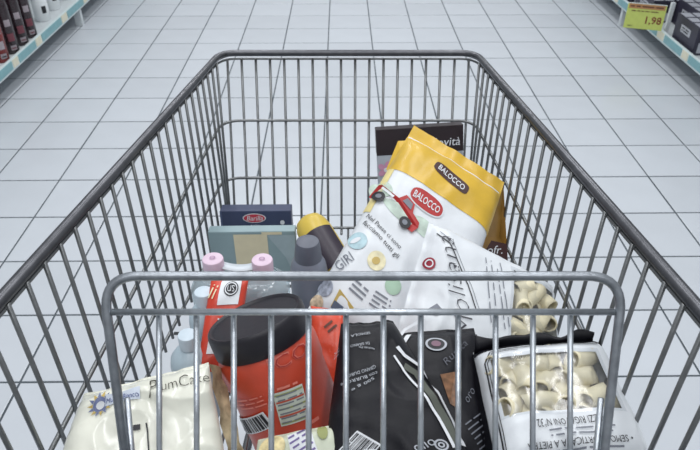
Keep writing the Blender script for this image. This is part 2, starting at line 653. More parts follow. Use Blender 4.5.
for k, (y, dx, h, lb) in enumerate([(4.05, 0.10, 0.17, 'white plastic bottle with a dark mark, nearest the dark bottles on the left shelf'),
                                    (4.28, 0.12, 0.20, 'taller white plastic bottle in the middle of the white ones on the left shelf'),
                                    (4.52, 0.10, 0.17, 'white plastic bottle farthest along the left shelf')]):
    x = lip_x(-1, y) - dx
    t = thing('cleaner_bottle', (x, y, 0.1565), lb, 'bottle', 'white bottles on the left shelf')
    lathe('body', (x, y, 0.1565), (0, 0, 1), [(0.04, 0), (0.045, 0.01), (0.045, h * 0.7), (0.02, h * 0.9), (0.018, h)], wht, t, 24)
    lathe('cap', (x, y, 0.1565 + h), (0, 0, 1), [(0.02, 0), (0.02, 0.03), (0.016, 0.034)], cap_dk, t, 16)
    sf = Round((x, y, 0.1565), (0, 0, 1), 0.045, (0.75, -0.65, 0))
    patch(sf, 'label', -0.015, 0.012, h * 0.3, h * 0.55, mat('print_black', (34, 34, 40), 0.5), t, 0.0008, 8, 3)

# dark cartons on the right shelf
navy_box = mat('carton_navy', (50, 48, 64), 0.45, var=0.12, scale=20)
pale_top = mat('carton_pale_top', (176, 178, 186), 0.45, var=0.08)
prt_w = mat('print_white', (225, 228, 232), 0.5)
prt_k = mat('print_black', (34, 34, 40), 0.5)
def carton(x0, y0, sx, sy, sz, label):
    c = Vector((x0 + sx / 2, y0 + sy / 2, 0.1565 + sz / 2))
    t = thing('carton', (c.x, c.y, 0.1565), label, 'box', 'dark cartons on the right shelf')
    box('carton_body', c, sx, sy, sz, navy_box, t, None, 0.002)
    top = Flat((c.x, c.y, 0.1565 + sz), (1, 0, 0), (0, 1, 0))
    ny = 3
    for i in range(2):
        for j in range(ny):
            xa = -sx / 2 + sx * (i + 0.08) / 2
            ya = -sy / 2 + sy * (j + 0.08) / ny
            patch(top, 'top_label', xa, xa + sx * 0.84 / 2, ya, ya + sy * 0.80 / ny, pale_top, t, 0.0008, 1, 1)
    fs = Flat((x0, c.y, c.z), (0, -1, 0), (0, 0, 1))
    l = patch(fs, 'side_label', -sy * 0.22, sy * 0.22, -0.005, 0.035, pale_top, t, 0.0008, 1, 1)
    small_lines(fs, 0, 0.015, sy * 0.36, 2, 0.014, prt_k, l, 0, 3)
    fe = Flat((c.x, y0, c.z), (1, 0, 0), (0, 0, 1))
    for i in (-1, 1):
        patch(fe, 'end_label', i * sx / 4 - 0.012, i * sx / 4 + 0.012, -sz * 0.42, -sz * 0.05, pale_top, t, 0.0008, 1, 1)
carton(1.855, 3.44, 0.13, 0.27, 0.15, 'navy carton with pale labels at the front edge of the right shelf')
carton(1.992, 3.44, 0.13, 0.27, 0.15, 'navy carton behind the front-edge one, near end of right shelf')
carton(1.835, 4.00, 0.13, 0.27, 0.13, 'navy carton half hidden behind the yellow-green price card')
carton(1.972, 4.00, 0.13, 0.27, 0.13, 'navy carton deeper in the right shelf behind the price card')
carton(1.975, 3.72, 0.13, 0.27, 0.15, 'navy carton past the white divider on the right shelf')
carton(1.845, 4.36, 0.13, 0.27, 0.13, 'navy carton farthest along the right shelf')
dv = box('shelf_divider', (1.855, 3.80, 0.1565 + 0.09), 0.022, 0.022, 0.18, mat('divider_white', (212, 216, 220), 0.35), None, None, 0.002)
tag(dv, 'thin white upright divider between cartons on the right shelf', 'divider')
# price card hung on the rail
pc = W(645, 16.5, 3.78)
pcn = Vector((-0.30, -0.94, 0.16)).normalized()
pcr = Vector((0.95, -0.30, 0)).normalized()
pcu = pcn.cross(pcr).normalized()
t = thing('price_card', pc, 'yellow-green price card with an orange header hanging on the right shelf', 'price tag')
rot = Matrix((pcr, pcu, pcn)).transposed()
box('card', pc, 0.210, 0.142, 0.004, mat('card_lime', (192, 204, 106), 0.5, var=0.05), t, rot, 0.001)
sf = Flat(pc + pcn * 0.002, pcr, pcu)
patch(sf, 'border', -0.105, 0.105, 0.067, 0.071, prt_w, t, 0.0008, 1, 1)
patch(sf, 'header', -0.098, 0.098, 0.040, 0.066, mat('card_orange', (178, 130, 84), 0.5), t, 0.0008, 1, 1)
small_lines(sf, 0, 0.053, 0.18, 1, 0.016, mat('print_brown', (96, 56, 40), 0.5), t, 0, 2)
small_lines(sf, 0, 0.028, 0.18, 1, 0.010, mat('print_brown', (96, 56, 40), 0.5), t, 0, 4)
text(sf, '1,98', 0.05, -0.022, 0.085, mat('print_maroon', (120, 40, 34), 0.5), t, 0, None, 0.001, 0.015)
small_lines(sf, -0.07, -0.055, 0.03, 1, 0.008, prt_k, t, 0, 6)

# ------------------------------------------------------------------ shopping cart
steel = mat('cart_steel', (128, 130, 131), 0.38, 0.85, var=0.12, scale=60, bump=0.05, bscale=300)
rim_m = mat('cart_rim_steel', (98, 99, 103), 0.36, 0.85, var=0.15, scale=50, bump=0.05, bscale=200)
zinc = mat('seat_zinc', (192, 198, 204), 0.36, 0.95, var=0.14, scale=90, bump=0.08, bscale=300)
zinc_dull = mat('seat_zinc_dull', (150, 155, 161), 0.38, 0.9, var=0.2, scale=70, bump=0.08, bscale=300)
rubber = mat('wheel_rubber', (40, 40, 44), 0.7)
handle_m = mat('handle_plastic', (52, 56, 66), 0.45)
cart = thing('shopping_cart', (-0.004, 0.75, 0), 'steel wire shopping cart filled with groceries', 'shopping cart')
CX = -0.004
def half(D):                   # half width of the basket
    return 0.268 + (0.327 - 0.268) * (1.268 - D) / (1.268 - 0.447)
def rimdz(D):
    return 0.371 + 0.0868 * D
def flodz(D):
    return 0.845 - 0.110 * (1.187 - D) / 0.767
def Z(dz):
    return H - dz
DT, DB, DR = 1.314, 1.187, 0.26      # front top, front bottom, rear
def frontD(dz):
    return DT - (DT - DB) * (dz - 0.485) / 0.36
# rim
hw = half(DT)
rimpath = rounded([(CX - half(DR), DR, Z(rimdz(DR))), (CX - half(1.29), 1.285, Z(rimdz(1.285))), (CX - hw + 0.016, DT, Z(0.485)),
                   (CX + hw - 0.016, DT, Z(0.485)), (CX + half(1.29), 1.285, Z(rimdz(1.285))), (CX + half(DR), DR, Z(rimdz(DR)))], 0.03, 5)
tube('basket_rim', rimpath, 0.0068, rim_m, cart, 12)
under = [Vector(p) + Vector((0, 0, -0.0125)) for p in rimpath]
tube('rim_wire', under, 0.0024, steel, cart, 8)
WR = 0.0027
def hoop(dz, name, slope=0.0):
    D1 = frontD(dz)
    def zz(D):
        return Z(dz - slope * (D1 - D))
    y0 = 0.30
    pts = rounded([(CX - half(y0) + 0.002, y0, zz(y0)), (CX - half(D1), D1, zz(D1)), (CX + half(D1), D1, zz(D1)), (CX + half(y0) - 0.002, y0, zz(y0))], 0.045, 6)
    tube(name, pts, 0.0031, steel, cart, 8)
hoop(0.616, 'hoop_wire')
hoop(0.733, 'hoop_wire', 0.06)
hoop(0.840, 'floor_hoop_wire', 0.1434)
# upright wires of the front and the sides
nf = 18
for i in range(nf):
    x = CX + (i - (nf - 1) / 2) * 0.0296
    p0 = (x, DT, Z(0.497))
    p1 = (x, frontD(0.845) + 0.004, Z(0.845))
    p2 = (x, frontD(0.845) - 0.02, Z(0.842))
    tube('front_wire', rounded([p0, p1, p2], 0.01, 4), WR, steel, cart, 8)
for s in (-1, 1):
    D = 1.262
    while D > 0.30:
        hx = half(D) - 0.0045
        tube('side_wire', [(CX + s * hx, D, Z(rimdz(D) + 0.006)), (CX + s * (hx - 0.004), min(D, DB + 0.0), Z(flodz(min(D, DB)) - 0.002))], WR, steel, cart, 8)
        D -= 0.0362
# floor grid
for i in range(15):
    x = CX + (i - 7) * 0.034
    tube('floor_wire', [(x, DB, Z(0.842)), (x, 0.30, Z(flodz(0.30) - 0.003))], 0.0025, steel, cart, 6)
for k in range(6):
    D = 0.36 + k * 0.15
    tube('floor_cross_wire', [(CX - half(D) + 0.004, D, Z(flodz(D) + 0.003)), (CX + half(D) - 0.004, D, Z(flodz(D) + 0.003))], 0.003, steel, cart, 6)
# rear gate and handle
for i in range(12):
    x = CX + (i - 5.5) * 0.05
    tube('gate_wire', [(x, 0.30, Z(0.43)), (x, 0.30, Z(flodz(0.30)))], WR, steel, cart, 6)
tube('gate_rail', [(CX - 0.32, 0.30, Z(0.43)), (CX + 0.32, 0.30, Z(0.43))], 0.004, steel, cart, 8)
hb = tube('handle_bar', rounded([(CX - half(DR), DR, Z(rimdz(DR))), (CX - half(DR), 0.19, Z(0.385)), (CX + half(DR), 0.19, Z(0.385)), (CX + half(DR), DR, Z(rimdz(DR)))], 0.03, 5), 0.0085, rim_m, cart, 12)
tube('handle_grip', [(CX - 0.27, 0.19, Z(0.385)), (CX + 0.27, 0.19, Z(0.385))], 0.0145, handle_m, hb, 14)
# chassis with four castors
for s in (-1, 1):
    tube('chassis_rail', rounded([(CX + s * 0.29, 0.27, Z(0.60)), (CX + s * 0.285, 0.30, 0.17), (CX + s * 0.22, 1.12, 0.15), (CX + s * 0.21, 1.14, Z(0.838))], 0.06, 6), 0.011, rim_m, cart, 10)
    for (x, y) in ((s * 0.285, 0.32), (s * 0.222, 1.10)):
        fk = box('castor_fork', (CX + x, y, 0.115), 0.045, 0.05, 0.085, steel, cart, None, 0.004)
        lathe('wheel', (CX + x - 0.014, y - 0.01, 0.0605), (1, 0, 0), [(0.05, 0), (0.06, 0.004), (0.06, 0.024), (0.05, 0.028)], rubber, fk, 28)
tube('chassis_cross_rail', [(CX - 0.285, 0.34, 0.17), (CX + 0.285, 0.34, 0.17)], 0.010, rim_m, cart, 10)
tube('chassis_cross_rail', [(CX - 0.225, 1.06, 0.152), (CX + 0.225, 1.06, 0.152)], 0.010, rim_m, cart, 10)
# child seat back, folded open across the basket
SD = 0.625
def S(px, py, d=0.0):
    return W(px, py, SD + d)
seat = tube('seat_back', rounded([S(139, 560), S(102, 276), S(624, 276), S(592, 560), S(139, 560)], 0.036, 10), 0.0047, zinc_dull, cart, 12, label='bright zinc child-seat back frame across the basket')
tube('crossbar', [S(112, 312), S(614, 312)], 0.0033, zinc, seat, 10)
for i in range(12):
    x = 159 + i * 37.4
    tube('seat_bar', [S(x, 311, 0.006), S(350 + (x - 350) * 0.997, 556, 0.006)], 0.0029, zinc, seat, 8)
for a, b in ((127, 140), (601, 588)):
    tube('seat_hinge_rod', [S(a, 398, 0.004), S(b, 540, 0.004)], 0.0030, zinc, seat, 8)

# ------------------------------------------------------------------ groceries
def root_of(name, surf_pts, label, cat, group=None):
    b = sum(surf_pts, Vector((0, 0, 0))) / len(surf_pts)
    zmin = min(p.z for p in surf_pts)
    return thing(name, (b.x, b.y, zmin), label, cat, group)
gold = mat('print_gold', (196, 170, 96), 0.45)
blue_p = mat('print_blue', (70, 84, 140), 0.5)
red_p = mat('print_red', (176, 40, 40), 0.45)
green_p = mat('print_green', (166, 196, 172), 0.5)
grey_p = mat('print_grey', (120, 124, 134), 0.5)
brown_p = mat('print_darkbrown', (66, 36, 34), 0.45)
sky_p = mat('print_skyblue', (176, 204, 212), 0.5, var=0.2, scale=80)
cream_p = mat('print_cream', (228, 220, 182), 0.5, var=0.2, scale=80)
orange_p = mat('print_orange', (206, 78, 48), 0.42)
bag_white = mat('bag_white_film', (224, 228, 232), 0.36, var=0.03, bump=0.25, bscale=35)
bag_yellow = mat('bag_yellow_film', (216, 176, 58), 0.34, var=0.10, scale=22, bump=0.25, bscale=40)
bag_black = mat('bag_black_film', (18, 18, 25), 0.46, var=0.12, spec=0.3, bump=0.3, bscale=35)
bag_cream = mat('bag_cream_film', (236, 236, 222), 0.24, var=0.05, scale=16, bump=0.7, bscale=20, coat=0.3)

# --- dark-topped pack at the far end
c = Vector((CX + 0.139, 1.185, 0))
npk = thing('biscuit_carton', (c.x, 1.19, Z(0.842)), 'grey carton with a dark top band leaning at the far end of the cart', 'box')
pTL, pTR = W(376, 130, 1.34), W(463, 124.5, 1.34)
rr_ = (pTR - pTL).normalized()
uu_ = Vector((0, 0.28, 1)).normalized()
nn_ = rr_.cross(uu_).normalized()
uu_ = nn_.cross(rr_).normalized()
wd_ = (pTR - pTL).length
ht_ = (pTL.z - Z(0.836)) / uu_.z
TB = 0.030
cc_ = (pTL + pTR) / 2 - uu_ * ht_ / 2 - nn_ * TB / 2
rotb = Matrix((rr_, uu_, nn_)).transposed()
box('carton_body', cc_, wd_, ht_, TB, mat('carton_grey', (176, 182, 190), 0.42, var=0.08, scale=25), npk, rotb, 0.002)
sf = Flat(cc_ + nn_ * (TB / 2 + 0.0008), rr_, uu_)
box('dark_band', cc_ + uu_ * (ht_ / 2 - 0.027), wd_ + 0.0016, 0.0556, TB + 0.0016, mat('carton_dark', (44, 34, 38), 0.42, var=0.1), npk, rotb, 0.0015)
text(sf, 'Novità', 0.050, ht_ / 2 - 0.033, 0.066, prt_w, npk, 0, None, 0.0012, 0.0, 0.15)
fy = ht_ / 2 - 0.085
for k in range(5):
    a = k * 2 * math.pi / 5
    disc(sf, 'flower_petal', -0.072 + 0.011 * math.cos(a), fy + 0.011 * math.sin(a), 0.008, 0.006, mat('petal_pink', (206, 150, 178), 0.5), npk, 0.0008 + k * 0.0001, a, 12, 1)
disc(sf, 'flower_heart', -0.072, fy, 0.005, 0.005, prt_w, npk, 0.0015, 0, 12, 1)
disc(sf, 'ring_mark', -0.048, fy - 0.034, 0.026, 0.026, prt_w, npk, 0.0010, 0, 28, 1)
disc(sf, 'ring_mark', -0.048, fy - 0.034, 0.021, 0.021, mat('ring_blue', (134, 146, 170), 0.5), npk, 0.0014, 0, 28, 1)
disc(sf, 'round_badge', 0.055, fy, 0.024, 0.018, prt_w, npk, 0.0010, 0, 28, 1)
text(sf, '10', 0.055, fy, 0.022, prt_k, npk, 0, None, 0.0014)
small_lines(sf, 0.0, fy - 0.055, 0.14, 4, 0.012, grey_p, npk, 0, 12)

# --- yellow and white biscuit bag
B = Pouch(W(306, 312, 1.03), W(432, 398, 1.00), W(414, 126, 1.20), W(504, 183, 1.16), 0.075, (0.03, 0.07), 5, 5, 0.003, 3, 9)
yb = root_of('biscuit_bag', [B.BL, B.BR, B.TL, B.TR], 'yellow-topped white biscuit bag with a red vintage car picture', 'bag')
B.build('bag_body', bag_white, yb)
bw, bh = B.w, B.h
patch(B, 'yellow_top', -bw / 2 * 0.999, bw / 2 * 0.999, bh * 0.215, bh * 0.5, bag_yellow, yb, 0.0010, 40, 26)
patch(B, 'yellow_edge', -bw * 0.497, -bw * 0.44, bh * -0.02, bh * 0.215, mat('bag_pale_yellow', (232, 216, 150), 0.36), yb, 0.0010, 4, 20)
def pbadge(surf, a, b, ry, m, parent, off, sq, grow=1.0, name='brand_badge'):
    cx, cy, L, rot = span(surf, a, b)
    return disc(surf, name, cx, cy, L / 2 * grow, ry, m, parent, off, rot, 28, 3, 0, sq)
lb = pbadge(B, (436, 165), (467, 191), 0.0115, brown_p, yb, 0.0018, 4, 1.05)
ptext(B, 'BALOCCO', (439, 167), (464, 189), prt_w, lb, 0.0115, 0.01, 0, 0.0026)
lb = pbadge(B, (411, 191), (442, 214), 0.0185, prt_w, yb, 0.0019, 2.6, 1.05)
pbadge(B, (411, 191), (442, 214), 0.0160, red_p, lb, 0.0025, 2.6, 0.98, 'badge_red')
ptext(B, 'BALOCCO', (414, 193.5), (439, 211.5), prt_w, lb, 0.0140, 0.012, 0, 0.0034)
mx_, my_, L, mrot = span(B, (372, 190), (432, 232))
mdw = mat('meadow_green', (186, 202, 190), 0.5, var=0.25, scale=60)
for (pp, rx_, ry_) in (((381, 189), 0.022, 0.016), ((424, 228), 0.026, 0.015), ((402, 214), 0.040, 0.012)):
    disc(B, 'meadow_print', *at(B, *pp), rx_, ry_, mdw, yb, 0.0010, mrot, 28, 4)
# vintage car drawing
mx_, my_, L, mrot = span(B, (376, 192), (416, 230))
cs = L / 122
car = poly(B, 'car_drawing', [(-62, -8), (-61, 12), (-56, 16), (-10, 17), (-4, 36), (22, 36), (32, 18), (56, 14), (62, 4), (60, -14), (-58, -16)], red_p, yb, 0.0050, mx_, my_, mrot, cs)
poly(B, 'car_window', [(-50, 8), (-50, 13), (-18, 13), (-18, 8)], prt_w, car, 0.0060, mx_, my_, mrot, cs)
poly(B, 'car_window', [(0, 18), (3, 32), (19, 32), (25, 18)], grey_p, car, 0.0060, mx_, my_, mrot, cs)
for xx in (-40, 36):
    ccx, ccy = mx_ + (xx * math.cos(mrot) + 11 * math.sin(mrot)) * cs, my_ + (xx * math.sin(mrot) - 11 * math.cos(mrot)) * cs
    disc(B, 'car_wheel', ccx, ccy, 13 * cs, 13 * cs, prt_k, car, 0.0060, 0, 18, 1)
    disc(B, 'car_hub', ccx, ccy, 6 * cs, 6 * cs, grey_p, car, 0.0066, 0, 14, 1)
ptext(B, 'Nel Paese ci sono', (368, 216), (401, 248), prt_k, yb)
ptext(B, 'facciamo tutti gli', (364, 223), (398, 258), prt_k, yb)
def pdisc(surf, name, c, rx, ry, m, parent, off=0.0016, rot=0):
    return disc(surf, name, *at(surf, *c), rx, ry, m, parent, off, rot)
d_ = pdisc(B, 'blue_disc', (358, 241), 0.0150, 0.0160, sky_p, yb)
pdisc(B, 'disc_motif', (356, 241), 0.004, 0.009, prt_w, d_, 0.0022, -0.6)
d_ = pdisc(B, 'yellow_disc', (376.5, 261), 0.0150, 0.0160, cream_p, yb)
pdisc(B, 'disc_motif', (376, 261), 0.006, 0.007, gold, d_, 0.0022, -0.6)
pdisc(B, 'green_disc', (393, 286), 0.0130, 0.0140, green_p, yb)
ptext(B, 'GIRI', (337, 268), (353, 255), grey_p, yb, 0.017, 0, 0.3)
plines(B, (351, 283), (367, 297), 3, 0.008, grey_p, yb, 9)
plines(B, (372, 297), (390, 309), 4, 0.007, grey_p, yb, 10)
pdisc(B, 'picture_print', (326, 288), 0.011, 0.014, mat('picture_blue', (150, 156, 170), 0.45, var=0.5, scale=120), yb, 0.0016, 0.3)
pdisc(B, 'picture_print', (317, 303), 0.010, 0.012, mat('picture_mixed', (196, 176, 150), 0.45, var=0.5, scale=120), yb, 0.0018, 0.3)
ppoly(B, 'corner_print', [(340, 289), (354, 308), (346, 318), (331, 306)], gold, yb, 0.0018)
ppoly(B, 'corner_print', [(335, 300), (344, 307), (340, 315), (331, 307)], mat('print_slate', (92, 104, 124), 0.5), yb, 0.0024)
fl = [W(398, 141, 1.185), W(386, 170, 1.165), W(404, 166, 1.150), W(412, 140, 1.175), W(405, 152, 1.20)]
mesh_obj('top_fold', fl, [(0, 1, 2, 3), (0, 4, 1), (0, 3, 4), (1, 4, 2), (2, 4, 3)], bag_yellow, yb)
# folded gusset on the right end of the bag
g0, g1, g2, g3 = W(503.5, 184, 1.163), W(479, 238, 1.128), W(487, 282, 1.14), W(508, 266, 1.19)
gm = W(500, 236, 1.185)
GV = [g0, g1, g2, g3, gm]
nrm = Vector((-0.01, 0.004, 0))
mesh_obj('side_gusset', GV + [p + nrm for p in GV], [(0, 1, 4), (0, 4, 3), (1, 2, 4), (2, 3, 4), (5, 9, 6), (5, 8, 9), (6, 9, 7), (7, 9, 8)], mat('gusset_ochre', (164, 122, 52), 0.4, var=0.1), yb)
g_u = ((g3 - g2)).normalized()
sfg = Flat(W(496, 252, 1.13), RT, -DN)
poly(sfg, 'gusset_print', [(-0.022, -0.030), (0.021, -0.026), (0.019, 0.014), (-0.008, 0.020), (-0.02, 0.0)], brown_p, yb, 0.0)
text(sfg, 'ofr.', -0.002, 0.004, 0.026, prt_w, yb, 0.0, None, 0.0012, 0.0, 0.2)

# --- white pasta bag lying on its side
Cb = Pouch(W(560, 400, 0.90), W(553, 286, 0.95), W(390, 352, 0.88), W(429, 222, 0.955), 0.06, (0.02, 0.03), 4, 4, 0.004, 8, 11, 0.0, 0.003)
cb = root_of('pasta_bag', [Cb.BL, Cb.BR, Cb.TL, Cb.TR], 'white pasta bag with script lettering in the middle of the cart', 'bag', 'bags of pasta in the cart')
cw, ch = Cb.w, Cb.h
holeC = (-cw * 0.32, cw * 0.40, -ch * 0.46, -ch * 0.13)
Cb.build('bag_body', bag_white, cb, 52, 60, holeC)
ptext(Cb, 'Molisana', (468, 338), (444, 237), mat('print_charcoal', (66, 66, 74), 0.5), cb, 0.024, -0.02, 0.35, 0.0026)
pline(Cb, 'border_line', [(437, 234), (450, 244), (458, 262), (468, 285), (476, 310)], 0.0016, prt_k, cb)
pline(Cb, 'border_line', [(440, 232), (453, 243), (461, 262), (471, 285), (480, 312)], 0.0008, grey_p, cb)
plines(Cb, (494, 328), (487, 256), 2, 0.0085, grey_p, cb, 21, 0.16)
plines(Cb, (507, 330), (497, 262), 2, 0.007, grey_p, cb, 22, 0.2)
lb = pdisc(Cb, 'round_logo', (430, 264), 0.0085, 0.0075, mat('print_crimson', (150, 40, 58), 0.45), cb, 0.0018, 0.3)
disc(Cb, 'logo_ring', *at(Cb, 430, 264), 0.0058, 0.005, prt_w, lb, 0.0024, 0.3, 24, 1, 0.7)
ppoly(Cb, 'crest_print', [(424, 312), (437, 304), (444, 312), (436, 316)], grey_p, cb, 0.002)

# pasta tubes, one mesh
def pasta_mesh(name, r, L, bendr, m):
    V, Fc = [], []
    n, k = 14, 7
    for ring, rr in ((0, r), (1, r * 0.84)):
        for i in range(k):
            t = i / (k - 1) - 0.5
            a = t * L / bendr
            c = Vector((bendr * (1 - math.cos(a)), 0, bendr * math.sin(a)))
            ex = Vector((math.cos(a), 0, -math.sin(a)))
            for j in range(n):
                f = 2 * math.pi * j / n
                q = rr * (1 + (0.02 if (j % 2) and ring == 0 else 0))
                V.append(c + ex * math.cos(f) * q + Vector((0, 1, 0)) * math.sin(f) * q * 0.86)
    for ring in (0, 1):
        b0 = ring * n * k
        for i in range(k - 1):
            for j in range(n):
                j2 = (j + 1) % n
                f = (b0 + i * n + j, b0 + i * n + j2, b0 + (i + 1) * n + j2, b0 + (i + 1) * n + j)
                Fc.append(f if ring == 0 else f[::-1])
    for i in (0, k - 1):
        for j in range(n):
            j2 = (j + 1) % n
            f = (i * n + j, i * n + j2, n * k + i * n + j2, n * k + i * n + j)
            Fc.append(f[::-1] if i == 0 else f)
    me = bpy.data.meshes.new(name)
    me.from_pydata([tuple(v) for v in V], [], Fc)
    me.materials.append(m)
    me.polygons.foreach_set('use_smooth', [True] * len(me.polygons))
    return me
pasta_m = mat('dry_pasta', (226, 217, 186), 0.5, var=0.07, scale=90, rand=0.07)
rig = pasta_mesh('pasta_tube', 0.0125, 0.036, 0.040, pasta_m)
def fill_window(P, hole, parent, seed, sx, sy, depth, jit=0.3, scl=1.0, bed=None):
    rnd = random.Random(seed)
    off = wloc(parent)
    x0, x1, y0, y1 = hole
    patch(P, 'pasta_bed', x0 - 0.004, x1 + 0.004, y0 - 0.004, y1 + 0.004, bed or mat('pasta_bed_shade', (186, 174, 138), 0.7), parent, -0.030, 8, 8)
    for layer in (0, 1):
        nx = max(1, round((x1 - x0) / sx))
        ny = max(1, round((y1 - y0) / sy))
        for i in range(nx):
            for j in range(ny):
                x = x0 + (x1 - x0) * (i + 0.5 + (0.25 if j % 2 else -0.2) + rnd.uniform(-jit, jit) * 0.6 + 0.3 * layer) / nx
                y = y0 + (y1 - y0) * (j + 0.5 + rnd.uniform(-jit, jit) * 0.6 - 0.3 * layer) / ny
                if not (x0 + 0.003 < x < x1 - 0.003 and y0 + 0.001 < y < y1 - 0.001):
                    continue
                o = bpy.data.objects.new('pasta_tube', rig)
                C.objects.link(o)
                o.parent = parent
                p = P.pt(x, y, -depth - 0.011 * (1 - layer))
                o.location = p - off
                ex = (P.pt(x + 0.01, y, 0) - P.pt(x - 0.01, y, 0)).normalized()
                M = Matrix.Rotation(rnd.uniform(0, math.pi), 3, P.n) @ Matrix.Rotation(rnd.uniform(-0.5, 0.5), 3, ex)
                ey = P.n
                B3 = Matrix((ey, P.n.cross(ex).normalized(), ex)).transposed()
                o.rotation_euler = (M @ B3 @ Matrix.Rotation(rnd.uniform(0, 6.28), 3, 'Z')).to_euler()
                o.scale = (scl, scl, scl)
film = film_mat('clear_film', (248, 249, 250), 0.09, 0.20, 0.5, 26, 0.04)
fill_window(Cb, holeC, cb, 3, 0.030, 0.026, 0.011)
patch(Cb, 'clear_window', holeC[0] - 0.004, holeC[1] + 0.004, holeC[2] - 0.004, holeC[3] + 0.004, film, cb, 0.0012, 22, 18)

# --- bag of short tubes at the lower right, upside down to the camera
Db = Pouch(W(597, 345, 0.815), W(473, 353, 0.815), W(656, 470, 0.70), W(500, 478, 0.70), 0.070, (0.02, 0.02), 5, 5, 0.003, 12, 11)
db = root_of('pasta_bag', [Db.BL, Db.BR, Db.TL, Db.TR], 'pasta bag with a large clear window over pale tubes, beside the right wires', 'bag', 'bags of pasta in the cart')
dw, dh = Db.w, Db.h
holeD = (-dw * 0.37, dw * 0.42, -dh * 0.32, dh * 0.15)
Db.build('bag_body', bag_white, db, 56, 60, holeD)
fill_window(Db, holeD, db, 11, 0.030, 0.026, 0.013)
patch(Db, 'clear_window', holeD[0] - 0.004, holeD[1] + 0.004, holeD[2] - 0.004, holeD[3] + 0.004, film, db, 0.0012, 30, 18)
patch(Db, 'dark_seal', -dw * 0.498, dw * 0.498, -dh * 0.499, -dh * 0.43, bag_black, db, 0.0012, 30, 8)
# dark far end of the bag standing up as a folded seal
e0, e1 = W(474, 352, 0.812), W(592, 345, 0.812)
up = Vector((0, 0.35, 1)).normalized()
n = 24
V = []
for k in range(3):
    for i in range(n + 1):
        f = i / n
        p = e0 * (1 - f) + e1 * f + up * (0.010 * k) + Vector((0, 1, 0)) * (0.006 * noise.noise(Vector((f * 5, k * 0.6, 2))) * k)
        V.append(p)
Fc = []
for k in range(2):
    for i in range(n):
        a = k * (n + 1) + i
        Fc.append((a, a + 1, a + n + 2, a + n + 1))
o = mesh_obj('folded_seal', V, Fc, bag_black, db, True)
sm = o.modifiers.new('thickness', 'SOLIDIFY')
sm.thickness = 0.004
sm.offset = 1
line(Db, 'border_line', [(dw * 0.46, dh * 0.48), (dw * 0.455, -dh * 0.30), (dw * 0.40, -dh * 0.395), (-dw * 0.42, -dh * 0.395)], 0.0014, prt_k, db)
line(Db, 'border_line', [(dw * 0.445, dh * 0.48), (dw * 0.44, -dh * 0.29), (dw * 0.39, -dh * 0.375), (dw * 0.2, -dh * 0.375)], 0.0008, prt_k, db)
ptext(Db, 'TRAFILATA AL BRONZO', (567, 353), (514, 359), prt_k, db, 0.0035)
ptext(Db, 'MEZZI RIGATONI N°32', (606, 418), (537, 424), prt_k, db, 0.0085)
plines(Db, (617, 428), (540, 434), 2, 0.0055, grey_p, db, 31, 0.3)
ptext(Db, '• SEMOLA ORTICATA A PIETRA', (632, 438), (528, 447), prt_k, db, 0.006)
plines(Db, (630, 449), (530, 457), 2, 0.0055, grey_p, db, 33, 0.3)
# dark side face of the bag
s0, s1, s2, s3 = W(474, 354, 0.815), W(507, 478, 0.700), W(492, 500, 0.755), W(462, 372, 0.855)
N1, N2 = 18, 8
V, Fc = [], []
for i in range(N1 + 1):
    for j in range(N2 + 1):
        a, b = i / N1, j / N2
        p = (s0 * (1 - a) + s1 * a) * (1 - b) + (s3 * (1 - a) + s2 * a) * b
        p = p + Vector((-1, 0, 0)) * 0.006 * math.sin(math.pi * b) + Vector((-1, 0, 0.3)) * 0.003 * noise.noise(Vector((a * 6, b * 3, 5)))
        V.append(p)
for i in range(N1):
    for j in range(N2):
        q = i * (N2 + 1) + j
        Fc.append((q, q + 1, q + N2 + 2, q + N2 + 1))
o = mesh_obj('side_gusset', V, Fc, bag_black, db, True)

# --- two black bags in the lower middle
E2 = Pouch(W(440, 480, 0.75), W(500, 480, 0.76), W(392, 334, 0.845), W(474, 328, 0.86), 0.045, (0.02, 0.03), 4, 4, 0.004, 17, 12)
e2 = root_of('pasta_bag', [E2.BL, E2.BR, E2.TL, E2.TR], 'black bag with a round logo and small brown window between two other bags', 'bag', 'bags of pasta in the cart')
E2.build('bag_body', bag_black, e2)
ew, eh = E2.w, E2.h
pg = mat('print_pale_grey', (184, 188, 196), 0.5)
lb = pdisc(E2, 'round_logo', (436, 345), 0.0120, 0.0100, pg, e2, 0.0018)
pdisc(E2, 'logo_ring', (436, 345), 0.0095, 0.0078, prt_k, lb, 0.0024)
pdisc(E2, 'logo_heart', (436, 345), 0.0055, 0.0045, mat('print_plum', (128, 96, 112), 0.5), lb, 0.0030)
ppoly(E2, 'brown_window', [(440, 375), (455, 372), (461, 384), (459, 410), (450, 404)], mat('brown_contents', (128, 92, 66), 0.35, var=0.5, scale=110), e2, 0.0016)
ptext(E2, 'Rustica', (444, 364), (465, 343), mat('print_dim', (92, 94, 104), 0.5), e2, 0.008, -0.01, 0.35)
ptext(E2, 'oro', (466, 402), (473, 390), grey_p, e2, 0.006, -0.015, 0.35)
plines(E2, (473, 440), (495, 424), 7, 0.006, grey_p, e2, 41, 0.25)
pline(E2, 'border_line', [(395, 343), (405, 330), (420, 321)], 0.0035, prt_w, e2)
pline(E2, 'border_line', [(396, 346), (404, 343), (409, 336)], 0.0045, prt_w, e2)

